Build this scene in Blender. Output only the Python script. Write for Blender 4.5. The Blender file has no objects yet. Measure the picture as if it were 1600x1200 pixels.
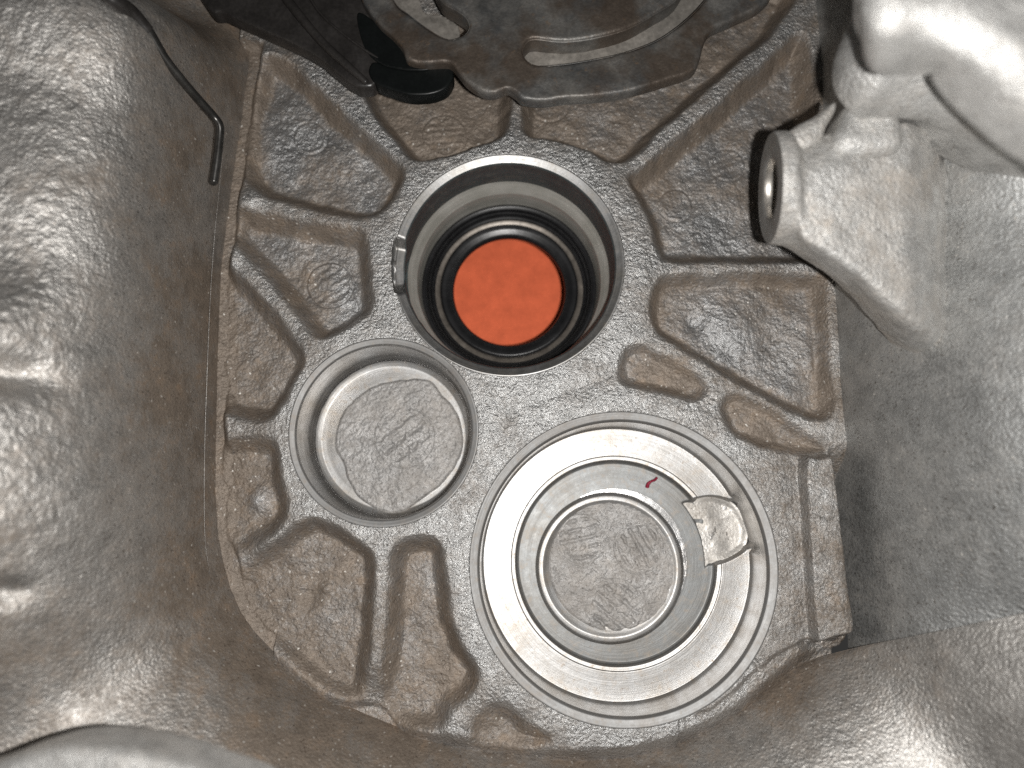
import bpy, math, random
import numpy as np
from math import radians, sin, cos, pi

# ------------------------------------------------------------------ camera, world, light
S = 1.0 / 6000.0            # one working unit (about one photo pixel at the casting floor) in metres
H = 1200.0                  # lens above the casting floor, working units
F = 1180.0                  # focal length, in photo pixels (1600 wide)
TILT = math.atan(200.0 / F)
sc = bpy.context.scene
COL = sc.collection

cam_d = bpy.data.cameras.new('camera')
cam_d.sensor_width = 36.0
cam_d.lens = 36.0 * F / 1600.0
cam_d.clip_start = 0.002
cam_d.clip_end = 50.0
cam = bpy.data.objects.new('camera', cam_d)
COL.objects.link(cam)
cam.location = (0, 0, H * S)
cam.rotation_euler = (TILT, 0, 0)
cam_d.dof.use_dof = True
cam_d.dof.focus_distance = 1190 * S
cam_d.dof.aperture_fstop = 7.5
sc.camera = cam

world = bpy.data.worlds.new('World')
sc.world = world
world.use_nodes = True
bg = world.node_tree.nodes['Background']
bg.inputs[0].default_value = (1.0, 0.98, 0.95, 1)
bg.inputs[1].default_value = 0.035

ld = bpy.data.lights.new('phone_flash', 'POINT')
ld.energy = 1.85
ld.shadow_soft_size = 12 * S
ld.color = (1.0, 0.98, 0.95)
lo = bpy.data.objects.new('phone_flash', ld)
lo.location = (75 * S, -12 * S, (H + 5) * S)
COL.objects.link(lo)

sc.view_settings.view_transform = 'Standard'
sc.view_settings.look = 'None'
sc.view_settings.exposure = 0.0
sc.view_settings.gamma = 1.0
sc.cycles.max_bounces = 6
sc.cycles.sample_clamp_indirect = 4.0
sc.cycles.use_denoising = False

# ------------------------------------------------------------------ helpers
CT, ST = cos(TILT), sin(TILT)
def W(u, v, h=0.0):
    """photo pixel (1600x1200) at height h above the casting floor -> place in working units"""
    a = (u - 800.0) / F; b = (600.0 - v) / F
    dx = a; dy = b * CT + ST; dz = b * ST - CT
    s = (H - h) / (-dz)
    return np.array([dx * s, dy * s, h])
def W2(pts, h=0.0):
    return np.array([W(u, v, h)[:2] for u, v in pts])

def spline(pts, n, closed=True):
    P = np.asarray(pts, float); m = len(P)
    segs = m if closed else m - 1
    t = np.linspace(0, segs, n, endpoint=not closed)
    i = np.minimum(t.astype(int), segs - 1); f = (t - i)[:, None]
    if closed:
        a, b, c, d = P[(i - 1) % m], P[i % m], P[(i + 1) % m], P[(i + 2) % m]
    else:
        a, b, c, d = P[np.maximum(i - 1, 0)], P[i], P[np.minimum(i + 1, m - 1)], P[np.minimum(i + 2, m - 1)]
    return 0.5 * ((2 * b) + (c - a) * f + (2 * a - 5 * b + 4 * c - d) * f ** 2 + (3 * b - a - 3 * c + d) * f ** 3)

def ss(x, a=0.0, b=1.0):
    t = np.clip((x - a) / (b - a), 0, 1)
    return t * t * (3 - 2 * t)

def sdf_poly(X, Y, P):
    """signed distance, positive inside"""
    sh = X.shape; x = X.ravel(); y = Y.ravel()
    best = np.full(x.shape, 1e12); ins = np.zeros(x.shape, bool)
    n = len(P)
    for k in range(n):
        ax, ay = P[k]; bx, by = P[(k + 1) % n]
        ex, ey = bx - ax, by - ay
        L = ex * ex + ey * ey + 1e-9
        t = np.clip(((x - ax) * ex + (y - ay) * ey) / L, 0, 1)
        d = (x - ax - t * ex) ** 2 + (y - ay - t * ey) ** 2
        np.minimum(best, d, out=best)
        c = (ay > y) != (by > y)
        if abs(ey) > 1e-9:
            ins ^= c & (x < ex * (y - ay) / ey + ax)
    d = np.sqrt(best)
    return np.where(ins, d, -d).reshape(sh)

def sdf_local(X, Y, P, margin=40.0):
    D = np.full(X.shape, -margin)
    m = (X > P[:, 0].min() - margin) & (X < P[:, 0].max() + margin) & (Y > P[:, 1].min() - margin) & (Y < P[:, 1].max() + margin)
    if m.any():
        D[m] = sdf_poly(X[m], Y[m], P)
    return np.maximum(D, -margin)

def seg_dist(X, Y, pts):
    best = np.full(X.shape, 1e9)
    for (ax, ay), (bx, by) in zip(pts[:-1], pts[1:]):
        ex, ey = bx - ax, by - ay
        t = np.clip(((X - ax) * ex + (Y - ay) * ey) / (ex * ex + ey * ey + 1e-9), 0, 1)
        best = np.minimum(best, np.hypot(X - ax - t * ex, Y - ay - t * ey))
    return best

def _h(i, j, k, s):
    n = (i * 374761393 + j * 668265263 + k * 2147483647 + s * 1274126177) & 0xffffffff
    n = ((n ^ (n >> 13)) * 1274126177) & 0xffffffff
    n = ((n ^ (n >> 15)) * 2246822519) & 0xffffffff
    return ((n ^ (n >> 16)) & 0xffff) / 32767.5 - 1.0
def noise(X, Y, Z=None, wl=20.0, seed=0):
    x = np.asarray(X, float) / wl; y = np.asarray(Y, float) / wl
    z = np.zeros_like(x) + 0.37 if Z is None else np.asarray(Z, float) / wl
    i, j, k = np.floor(x).astype(np.int64), np.floor(y).astype(np.int64), np.floor(z).astype(np.int64)
    fx, fy, fz = x - i, y - j, z - k
    fx, fy, fz = fx * fx * (3 - 2 * fx), fy * fy * (3 - 2 * fy), fz * fz * (3 - 2 * fz)
    r = 0
    for a in (0, 1):
        for b in (0, 1):
            for c in ((0, 1) if Z is not None else (0,)):
                w = (fx if a else 1 - fx) * (fy if b else 1 - fy)
                if Z is not None: w = w * (fz if c else 1 - fz)
                r = r + w * _h(i + a, j + b, k + c, seed)
    return r
def fbm(X, Y, Z=None, wl=40.0, oct=4, seed=0, gain=0.5):
    r = 0; a = 1.0
    for o in range(oct):
        r = r + a * noise(X, Y, Z, wl, seed + o * 17); a *= gain; wl *= 0.5
    return r

# ------------------------------------------------------------------ object helpers
def thing(name, label, cat, at=(0, 0, 0), group=None):
    o = bpy.data.objects.new(name, None); COL.objects.link(o)
    o.location = (at[0] * S, at[1] * S, at[2] * S)
    o.empty_display_size = 0.01
    o['label'] = label; o['category'] = cat
    if group: o['group'] = group
    return o

def world_loc(o):
    p = np.array(o.location)
    while o.parent is not None:
        o = o.parent; p = p + np.array(o.location)
    return p

def mesh(name, V, faces, mat, parent=None, stain=None, origin=None, smooth=True, label=None):
    """V in working units (world); the object keeps its own origin, in metres"""
    V = np.asarray(V, float)
    if origin is None: origin = (0.5 * (V.min(0) + V.max(0)))
    origin = np.asarray(origin, float)
    me = bpy.data.meshes.new(name)
    L = (V - origin) * S
    if isinstance(faces, np.ndarray):
        nf, k = faces.shape
        me.vertices.add(len(L)); me.vertices.foreach_set('co', L.astype(np.float32).ravel())
        me.loops.add(nf * k); me.loops.foreach_set('vertex_index', faces.astype(np.int32).ravel())
        me.polygons.add(nf); me.polygons.foreach_set('loop_start', np.arange(0, nf * k, k, dtype=np.int32))
        me.update(calc_edges=True)
    else:
        me.from_pydata([tuple(p) for p in L], [], faces); me.update()
    me.polygons.foreach_set('use_smooth', np.full(len(me.polygons), smooth))
    if stain is not None:
        a = me.attributes.new('stain', 'FLOAT', 'POINT'); a.data.foreach_set('value', np.asarray(stain, np.float32))
    me.materials.append(mat)
    o = bpy.data.objects.new(name, me); COL.objects.link(o)
    loc = origin * S
    if parent is not None:
        o.parent = parent; loc = loc - world_loc(parent)
    o.location = loc
    if label: o['label'] = label
    return o

def tag(o, label, cat, group=None):
    o['label'] = label; o['category'] = cat
    if group: o['group'] = group
    return o

def sub_mesh(V, Q, keep):
    f = Q[keep]; u, inv = np.unique(f.ravel(), return_inverse=True)
    return V[u], inv.reshape(f.shape), u

def grid_quads(nr, nc, wrap=False):
    r = np.arange(nr - 1)[:, None]; c = np.arange(nc if wrap else nc - 1)[None, :]
    a = r * nc + c; b = r * nc + (c + 1) % nc
    return np.stack([a, b, b + nc, a + nc], -1).reshape(-1, 4)

def loft(ctrl, nr, nc, wrap=False, rough=0.0, wl=30, seed=1, fine=0.0, extra=None):
    """ctrl [rows][cols][3] -> dense smooth grid"""
    C = np.asarray(ctrl, float)
    R = np.stack([spline(C[i], nc, closed=wrap) for i in range(C.shape[0])])       # rows x nc
    G = np.stack([spline(R[:, j], nr, closed=False) for j in range(nc)], 1)         # nr x nc
    du = np.gradient(G, axis=0); dv = np.gradient(G, axis=1)
    N = np.cross(dv, du); N /= (np.linalg.norm(N, axis=2, keepdims=True) + 1e-9)
    if N[..., 2].mean() < 0: N = -N
    d = 0
    if rough: d = d + rough * fbm(G[..., 0], G[..., 1], G[..., 2], wl, 3, seed)
    if fine: d = d + fine * fbm(G[..., 0], G[..., 1], G[..., 2], 7.0, 2, seed + 5)
    if extra is not None: d = d + extra(G)
    if not np.isscalar(d): G = G + N * d[..., None]
    return G

def hf_mesh(name, poly, step, zf, mat, parent, skirt=0.0, inset=0.0, stain=0.3, holes=(), **kw):
    """slab with a clean outline: grid inside poly, border points pulled on to the outline, top height zf(x,y,d), skirt below"""
    P = np.asarray(poly, float)
    x0, y0 = P.min(0) - 2 * step; x1, y1 = P.max(0) + 2 * step
    X, Y = np.meshgrid(np.arange(x0, x1, step), np.arange(y0, y1, step))
    def D_(a, b):
        d = sdf_poly(a, b, P)
        for h_ in holes: d = np.minimum(d, -sdf_poly(a, b, np.asarray(h_, float)))
        return d
    D = D_(X, Y)
    nr, nc = X.shape
    Q = grid_quads(nr, nc); d = D.ravel()
    keep = (d[Q] > 0).any(1)
    x, y = X.ravel().copy(), Y.ravel().copy()
    out = np.zeros(len(x), bool); out[np.unique(Q[keep])] = True
    out &= d < 0
    e = 0.3
    for _ in range(3):
        dd = D_(x[out], y[out])
        gx = (D_(x[out] + e, y[out]) - D_(x[out] - e, y[out])) / (2 * e)
        gy = (D_(x[out], y[out] + e) - D_(x[out], y[out] - e)) / (2 * e)
        n = gx * gx + gy * gy + 1e-6
        x[out] -= gx * dd / np.maximum(n, .5); y[out] -= gy * dd / np.maximum(n, .5)
    d2 = d.copy(); d2[out] = 0
    z = np.zeros(len(x)); used = np.unique(Q[keep]); z[used] = zf(x[used], y[used], np.maximum(d2[used], 0))
    V = np.stack([x, y, z], 1)
    V, Fq, idx = sub_mesh(V, Q, keep)
    if skirt:
        E = np.concatenate([Fq[:, [0, 1]], Fq[:, [1, 2]], Fq[:, [2, 3]], Fq[:, [3, 0]]])
        key = np.sort(E, 1); k = key[:, 0] * (len(V) + 1) + key[:, 1]
        u, inv, cnt = np.unique(k, return_inverse=True, return_counts=True)
        B = E[cnt[inv] == 1]
        bv = np.unique(B); m = {b: i for i, b in enumerate(bv)}
        low = V[bv].copy(); low[:, 2] -= skirt
        if inset:
            cc = P.mean(0); w_ = low[:, :2] - cc; low[:, :2] -= w_ / (np.linalg.norm(w_, axis=1, keepdims=True) + 1e-6) * inset
        n0 = len(V)
        mb = np.array([[m[a], m[b]] for a, b in B])
        side = np.stack([B[:, 1], B[:, 0], n0 + mb[:, 0], n0 + mb[:, 1]], 1)
        V = np.concatenate([V, low]); Fq = np.concatenate([Fq, side])
    st = np.full(len(V), stain) if np.isscalar(stain) else stain(V)
    return mesh(name, V, Fq, mat, parent, stain=st, **kw)

def lathe(name, cx, cy, prof, mat, parent, seg=256, func=None, stain=None, cap=False, **kw):
    """prof: (r,z) list, resampled linearly as given; func may move the points"""
    P = np.array(prof, float); n = len(P)
    th = np.linspace(0, 2 * pi, seg, endpoint=False)
    R = P[:, 0][:, None] + 0 * th; Z = P[:, 1][:, None] + 0 * th; T = th[None, :] + 0 * R
    if func is not None: R, Z = func(R, Z, T)
    X = cx + R * np.cos(T); Y = cy + R * np.sin(T)
    V = np.stack([X, Y, Z], -1).reshape(-1, 3)
    Q = grid_quads(n, seg, wrap=True)
    st = stain(V) if callable(stain) else (np.full(len(V), stain) if stain is not None else None)
    return mesh(name, V, Q, mat, parent, stain=st, origin=(cx, cy, 0), **kw)

def dense(prof, step=3.0, fil=0.0):
    """subdivide a profile; corners stay crisp except for a small bevel of size fil"""
    P = [np.array(p, float) for p in prof]
    if fil:
        Q = [P[0]]
        for a, b, c in zip(P[:-2], P[1:-1], P[2:]):
            la, lc = np.linalg.norm(a - b), np.linalg.norm(c - b)
            f1, f2 = min(fil, la * .4), min(fil, lc * .4)
            p, q = b + (a - b) / la * f1, b + (c - b) / lc * f2
            for t in (0, .25, .5, .75, 1): Q.append((1 - t) ** 2 * p + 2 * t * (1 - t) * b + t * t * q)
        Q.append(P[-1]); P = Q
    out = [P[0]]
    for a, b in zip(P[:-1], P[1:]):
        k = max(1, int(np.linalg.norm(b - a) / step))
        for i in range(1, k + 1): out.append(a + (b - a) * i / k)
    return out

# ------------------------------------------------------------------ materials
def new_mat(name):
    m = bpy.data.materials.new(name); m.use_nodes = True
    nt = m.node_tree; b = nt.nodes['Principled BSDF']
    return m, nt, b
def nd(nt, t, **kw):
    n = nt.nodes.new(t)
    for k, v in kw.items():
        if k.startswith('_'): setattr(n, k[1:], v)
        else: n.inputs[k].default_value = v
    return n
def ramp(nt, src, a, b, ca=(0, 0, 0, 1), cb=(1, 1, 1, 1)):
    r = nt.nodes.new('ShaderNodeValToRGB'); e = r.color_ramp.elements
    e[0].position = a; e[1].position = b; e[0].color = ca; e[1].color = cb
    nt.links.new(src, r.inputs[0]); return r.outputs[0]
def mixc(nt, fac, a, b, mode='MIX'):
    m = nt.nodes.new('ShaderNodeMix'); m.data_type = 'RGBA'; m.blend_type = mode
    for s, v in ((m.inputs[0], fac), (m.inputs[6], a), (m.inputs[7], b)):
        if hasattr(v, 'links') or hasattr(v, 'is_linked'): nt.links.new(v, s)
        else: s.default_value = v if not isinstance(v, tuple) else (v if len(v) == 4 else v + (1,))
    return m.outputs[2]
def math_(nt, op, a, b=None, clamp=False):
    m = nt.nodes.new('ShaderNodeMath'); m.operation = op; m.use_clamp = clamp
    for s, v in zip(m.inputs, (a, b)):
        if v is None: continue
        if hasattr(v, 'is_linked'): nt.links.new(v, s)
        else: s.default_value = v
    return m.outputs[0]
def nz(nt, vec, wl, detail=3, rough=.5):
    n = nd(nt, 'ShaderNodeTexNoise', Scale=1.0 / (wl * S), Detail=detail, Roughness=rough)
    nt.links.new(vec, n.inputs['Vector']); return n.outputs[0]
def bump_chain(nt, bsdf, items):
    prev = None
    for src, strength, dist in items:
        b = nd(nt, 'ShaderNodeBump', Strength=strength, Distance=dist * S)
        nt.links.new(src, b.inputs['Height'])
        if prev is not None: nt.links.new(prev, b.inputs['Normal'])
        prev = b.outputs[0]
    nt.links.new(prev, bsdf.inputs['Normal'])

def cast_material(name, grey, brown, rust, metal=.75, rough=.42, grain=1.0, speck=1.0, peel=1.0):
    m, nt, b = new_mat(name); L = nt.links
    g = nt.nodes.new('ShaderNodeNewGeometry').outputs['Position']
    at = nt.nodes.new('ShaderNodeAttribute'); at.attribute_name = 'stain'; st = at.outputs['Fac']
    n1 = nz(nt, g, 75, 6, .62); n2 = nz(nt, g, 9, 5, .7); n3 = nz(nt, g, 28, 5, .6); n4 = nz(nt, g, 3.6, 3, .6)
    # stain strength = attribute pushed about by noise
    s = math_(nt, 'ADD', st, math_(nt, 'MULTIPLY', math_(nt, 'SUBTRACT', n1, .5), 1.9))
    s = math_(nt, 'ADD', s, math_(nt, 'MULTIPLY', math_(nt, 'SUBTRACT', n2, .5), 1.1))
    s = math_(nt, 'ADD', s, math_(nt, 'MULTIPLY', math_(nt, 'SUBTRACT', n4, .5), .9))
    s = ramp(nt, s, .1, .95)
    c = mixc(nt, s, grey, brown)
    r = math_(nt, 'MULTIPLY', ramp(nt, n3, .56, .74), ramp(nt, st, .2, .7))
    c = mixc(nt, math_(nt, 'MULTIPLY', r, .55), c, rust)
    tone = ramp(nt, n3, .25, .75, (.72, .72, .72, 1), (1.22, 1.22, 1.22, 1))
    c = mixc(nt, 1.0, c, tone, 'MULTIPLY')
    dirt = ramp(nt, n4, .30, .42, (.45, .40, .36, 1), (1, 1, 1, 1))
    c = mixc(nt, 1.0, c, dirt, 'MULTIPLY')
    # bright flecks of bare metal
    dn = nd(nt, 'ShaderNodeTexNoise', Scale=1 / (5 * S), Detail=2); L.new(g, dn.inputs['Vector'])
    dv = nt.nodes.new('ShaderNodeVectorMath'); dv.operation = 'MULTIPLY_ADD'; L.new(dn.outputs['Color'], dv.inputs[0]); dv.inputs[1].default_value = (6 * S,) * 3; L.new(g, dv.inputs[2])
    v = nd(nt, 'ShaderNodeTexVoronoi', Scale=1 / (9 * S)); L.new(dv.outputs[0], v.inputs['Vector'])
    fl = ramp(nt, v.outputs['Distance'], .06, .24, (1, 1, 1, 1), (0, 0, 0, 1))
    fl = math_(nt, 'MULTIPLY', fl, ramp(nt, v.outputs['Color'], .58, .75))
    fl = math_(nt, 'MULTIPLY', fl, ramp(nt, n1, .32, .55))
    fl = math_(nt, 'MULTIPLY', fl, .8 * speck, True)
    c = mixc(nt, fl, c, (.72, .69, .64))
    L.new(c, b.inputs['Base Color'])
    mt = math_(nt, 'SUBTRACT', metal, math_(nt, 'MULTIPLY', s, .42)); L.new(mt, b.inputs['Metallic'])
    rg = math_(nt, 'ADD', math_(nt, 'MULTIPLY', n2, .30), rough - .15)
    rg = math_(nt, 'ADD', rg, math_(nt, 'MULTIPLY', s, .10)); L.new(rg, b.inputs['Roughness'])
    nf = nz(nt, g, 4.5, 4, .65)
    vb = nd(nt, 'ShaderNodeTexVoronoi', Scale=1 / (5.0 * S)); L.new(g, vb.inputs['Vector'])
    bump_chain(nt, b, [(n3, .5, 1.6 * grain * peel), (n2, .6, 1.4 * grain * peel), (vb.outputs['Distance'], .7, 1.6 * grain), (nf, .9, 2.1 * grain)])
    return m

M_cast = cast_material('cast_aluminium', (.49, .49, .485), (.225, .188, .155), (.21, .15, .10), metal=.85, rough=.38)
M_floor = cast_material('cast_floor', (.34, .34, .34), (.235, .194, .158), (.22, .16, .11), metal=.72, grain=.85, speck=1.6, peel=.6, rough=.40)
M_wall = cast_material('cast_wall', (.45, .435, .415), (.22, .18, .145), (.25, .17, .11), metal=.88, grain=.55, rough=.48, speck=1.0, peel=.45)
M_wall2 = cast_material('cast_wall_grey', (.43, .435, .43), (.29, .275, .255), (.25, .22, .18), metal=.85, grain=.42, rough=.48, speck=1.0, peel=.4)
M_disc = cast_material('cast_disc_face', (.44, .43, .42), (.35, .32, .29), (.32, .27, .22), metal=.55, grain=.7, rough=.5, speck=.3)
M_near = cast_material('cast_pale', (.56, .555, .54), (.42, .385, .345), (.34, .27, .2), metal=.6, grain=.85, rough=.5, speck=.5)

def machined(name, col, tint, rough=.26, groove=1.0, metal=1.0, marks=.6):
    m, nt, b = new_mat(name); L = nt.links
    tc = nt.nodes.new('ShaderNodeTexCoord').outputs['Object']
    sp = nt.nodes.new('ShaderNodeSeparateXYZ'); L.new(tc, sp.inputs[0])
    r = math_(nt, 'SQRT', math_(nt, 'ADD', math_(nt, 'MULTIPLY', sp.outputs[0], sp.outputs[0]), math_(nt, 'MULTIPLY', sp.outputs[1], sp.outputs[1])))
    ang = math_(nt, 'ARCTAN2', sp.outputs[1], sp.outputs[0])
    cb = nt.nodes.new('ShaderNodeCombineXYZ')
    L.new(math_(nt, 'MULTIPLY', r, 1 / S), cb.inputs[0])
    L.new(math_(nt, 'MULTIPLY', ang, 3.0), cb.inputs[1])
    L.new(math_(nt, 'MULTIPLY', sp.outputs[2], 1 / S), cb.inputs[2])
    gn = nd(nt, 'ShaderNodeTexNoise', Scale=.55, Detail=4, Roughness=.65); L.new(cb.outputs[0], gn.inputs[0])
    g2 = nd(nt, 'ShaderNodeTexNoise', Scale=.09, Detail=3, Roughness=.6); L.new(cb.outputs[0], g2.inputs[0])
    n1 = nz(nt, tc, 60, 5, .6); n2 = nz(nt, tc, 7, 5, .75); n3 = nz(nt, tc, 14, 4, .7)
    c = mixc(nt, ramp(nt, n1, .42, .68), col, tint)
    tone = ramp(nt, gn.outputs[0], .3, .7, (.84, .84, .84, 1), (1.08, 1.08, 1.08, 1))
    c = mixc(nt, 1.0, c, tone, 'MULTIPLY')
    tone2 = ramp(nt, g2.outputs[0], .3, .7, (.84, .83, .82, 1), (1.08, 1.08, 1.08, 1))
    c = mixc(nt, 1.0, c, tone2, 'MULTIPLY')
    sp2 = math_(nt, 'MULTIPLY', ramp(nt, n2, .60, .70), marks)
    c = mixc(nt, sp2, c, (.16, .13, .10))
    c = mixc(nt, math_(nt, 'MULTIPLY', ramp(nt, n3, .52, .75), marks * .5), c, (.40, .33, .26))
    L.new(c, b.inputs['Base Color'])
    b.inputs['Metallic'].default_value = metal
    L.new(math_(nt, 'ADD', math_(nt, 'MULTIPLY', n3, .22), rough - .08), b.inputs['Roughness'])
    bump_chain(nt, b, [(n1, .15, 4), (gn.outputs[0], .35, .5 * groove), (n2, .25, .5)])
    return m
M_mach = machined('machined_aluminium', (.38, .38, .38), (.32, .31, .29), rough=.44)
M_face = machined('machined_boss_face', (.30, .295, .285), (.24, .23, .215), rough=.5, metal=.5)
M_relief = cast_material('cast_relief_face', (.62, .60, .57), (.46, .42, .37), (.38, .32, .26), metal=.6, grain=.3, rough=.45, speck=.3)
M_rim = machined('machined_rim', (.25, .25, .248), (.22, .21, .20), rough=.5, metal=.6, marks=.5)
M_mach_soft = machined('machined_floor_face', (.45, .448, .444), (.36, .34, .315), rough=.42, metal=.85, marks=1.0)
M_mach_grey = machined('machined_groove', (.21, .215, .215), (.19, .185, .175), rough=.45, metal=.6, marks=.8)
M_mach_wall = machined('machined_bore_wall', (.46, .46, .46), (.36, .35, .34), rough=.22, groove=1.5, metal=.95, marks=.4)
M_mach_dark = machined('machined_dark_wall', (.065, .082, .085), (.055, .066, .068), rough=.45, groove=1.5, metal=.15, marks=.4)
M_tan = machined('stained_land', (.38, .37, .335), (.50, .485, .45), rough=.36, metal=.3, marks=.3)

def simple(name, col, rough=.5, metal=0.0, bump=0.0, wl=6, var=.25, spec=.5):
    m, nt, b = new_mat(name)
    g = nt.nodes.new('ShaderNodeNewGeometry').outputs['Position']
    n = nz(nt, g, wl, 5, .65); n2 = nz(nt, g, wl * 7, 4, .6)
    t = ramp(nt, n, .3, .7, (1 - var,) * 3 + (1,), (1 + var,) * 3 + (1,))
    t2 = ramp(nt, n2, .3, .7, (1 - var,) * 3 + (1,), (1 + var,) * 3 + (1,))
    c = mixc(nt, 1.0, col, t, 'MULTIPLY'); c = mixc(nt, 1.0, c, t2, 'MULTIPLY')
    nt.links.new(c, b.inputs['Base Color'])
    b.inputs['Metallic'].default_value = metal; b.inputs['Specular IOR Level'].default_value = spec
    nt.links.new(math_(nt, 'ADD', math_(nt, 'MULTIPLY', n2, .2), rough - .1), b.inputs['Roughness'])
    if bump: bump_chain(nt, b, [(n, .5, bump)])
    return m
M_black = simple('black_rubber', (.010, .010, .011), .33, 0, .3, 8, .3, .5)
M_plastic = simple('black_plastic', (.022, .020, .019), .35, 0, .5, 6, .3, .5)
M_hook = simple('black_plastic_smooth', (.005, .006, .006), .35, 0, .2, 6, .2, .2)
M_seal_band = simple('seal_metal_band', (.17, .15, .13), .38, .5, .4, 12, .3)
M_orange = simple('orange_card', (.80, .165, .075), .8, 0, 1.2, 4, .13, .1)
M_rod = simple('dark_steel_rod', (.06, .058, .055), .3, .7, .3, 10, .3)
M_fibre = simple('red_fibre', (.25, .005, .03), .6, 0)
M_hair = simple('pale_fibre', (.7, .68, .62), .5, 0)
M_thread = simple('bare_hole_metal', (.50, .47, .43), .4, .8, 1.0, 8, .25)

def steel_material():
    m, nt, b = new_mat('stained_steel'); L = nt.links
    g = nt.nodes.new('ShaderNodeNewGeometry').outputs['Position']
    n1 = nz(nt, g, 60, 6, .65); n2 = nz(nt, g, 16, 5, .7); n3 = nz(nt, g, 110, 4, .6); n4 = nz(nt, g, 5, 4, .6)
    c = mixc(nt, ramp(nt, n1, .38, .62), (.085, .085, .084), (.18, .172, .16))
    c = mixc(nt, math_(nt, 'MULTIPLY', ramp(nt, n3, .44, .58), .8), c, (.085, .062, .045))
    c = mixc(nt, math_(nt, 'MULTIPLY', ramp(nt, n2, .60, .72), .5), c, (.20, .12, .06))
    c = mixc(nt, 1.0, c, ramp(nt, n4, .3, .7, (.8, .8, .8, 1), (1.15, 1.15, 1.15, 1)), 'MULTIPLY')
    L.new(c, b.inputs['Base Color']); b.inputs['Metallic'].default_value = .45
    L.new(math_(nt, 'ADD', math_(nt, 'MULTIPLY', n2, .3), .33), b.inputs['Roughness'])
    bump_chain(nt, b, [(n2, .5, 2.5), (n4, .5, .8)])
    return m
M_steel = steel_material()
M_steel_cut = simple('cut_steel_face', (.27, .25, .225), .5, .4, .6, 7, .25)

# ------------------------------------------------------------------ the housing
housing = thing('gearbox_housing', 'brown stained cast aluminium gearbox housing with three round bearing bores', 'gearbox housing', (0, 0, -60))

def circle(u, v, ru, rv):
    a, b, c, d = W(u - ru, v), W(u + ru, v), W(u, v - rv), W(u, v + rv)
    cx = .5 * (a[0] + b[0]); cy = .5 * (c[1] + d[1])
    return cx, cy, .25 * ((b[0] - a[0]) + (c[1] - d[1]))
B1 = circle(795, 414, 184, 169)
B2 = circle(599, 676, 149, 146)
B3 = circle(975, 891, 242, 246)

POCKETS = {   # outline in photo pixels, depth, fillet width
 'A': ([(432, 88), (466, 108), (510, 150), (560, 196), (606, 238), (628, 268), (618, 300), (588, 332), (545, 334), (470, 318), (405, 296), (378, 262), (376, 200), (392, 130), (408, 92)], 46, 26),
 'B': ([(372, 330), (400, 330), (470, 343), (545, 355), (570, 372), (575, 430), (578, 478), (556, 500), (520, 520), (494, 522), (462, 486), (420, 435), (378, 392), (358, 360)], 46, 26),
 'C': ([(340, 410), (372, 432), (420, 482), (458, 532), (472, 560), (456, 596), (436, 636), (414, 654), (372, 650), (336, 632), (326, 560), (328, 460)], 44, 26),
 'D': ([(330, 700), (360, 686), (400, 684), (428, 694), (436, 740), (446, 790), (432, 826), (398, 850), (362, 868), (334, 850), (326, 780)], 40, 26),
 'E': ([(352, 905), (392, 872), (430, 845), (468, 818), (500, 814), (548, 840), (580, 868), (581, 930), (574, 1010), (564, 1082), (540, 1100), (480, 1072), (420, 1022), (368, 962)], 46, 26),
 'F': ([(612, 868), (630, 846), (664, 841), (688, 856), (695, 900), (704, 970), (726, 1020), (746, 1050), (738, 1080), (704, 1112), (684, 1140), (640, 1142), (600, 1126), (596, 1080), (604, 990), (607, 920)], 46, 26),
 'G': ([(752, 1118), (776, 1106), (798, 1112), (826, 1136), (858, 1154), (840, 1172), (790, 1176), (745, 1170), (736, 1144)], 22, 24),
 'H': ([(560, 118), (584, 170), (622, 218), (650, 246), (700, 240), (750, 222), (784, 208), (793, 180), (792, 120), (760, 60), (660, 20), (560, 40)], 50, 22),
 'I': ([(822, 130), (818, 170), (824, 206), (870, 216), (920, 232), (962, 250), (990, 238), (1040, 190), (1100, 138), (1160, 86), (1220, 30), (1230, -40), (1000, -60), (830, -20)], 50, 24),
 'J': ([(986, 276), (1008, 258), (1060, 212), (1120, 165), (1190, 102), (1250, 50), (1268, 80), (1278, 180), (1284, 300), (1288, 396), (1240, 404), (1120, 404), (1050, 404), (1032, 392), (1020, 350), (1002, 308)], 52, 26),
 'K': ([(1030, 440), (1052, 428), (1120, 427), (1220, 427), (1280, 430), (1292, 450), (1297, 540), (1304, 630), (1290, 652), (1250, 644), (1190, 612), (1120, 572), (1060, 538), (1026, 512), (1019, 475)], 34, 20),
 'L': ([(970, 568), (982, 545), (1008, 539), (1036, 553), (1080, 578), (1102, 598), (1098, 615), (1078, 621), (1040, 611), (996, 602), (974, 592)], 24, 18),
 'M': ([(1127, 636), (1140, 619), (1164, 618), (1200, 636), (1244, 664), (1280, 690), (1288, 702), (1256, 706), (1210, 700), (1164, 684), (1138, 662)], 22, 18),
}
RIBS = [[(428, 82), (530, 168), (640, 258)], [(380, 305), (470, 330), (585, 350)], [(355, 395), (420, 458), (486, 532)],
        [(332, 672), (430, 668)], [(458, 818), (388, 868)], [(594, 862), (590, 1000), (586, 1100)], [(804, 120), (803, 210)],
        [(1230, 40), (1110, 140), (978, 255)], [(1040, 415), (1160, 415), (1296, 417)], [(1012, 522), (1120, 590), (1310, 670)]]
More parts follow.
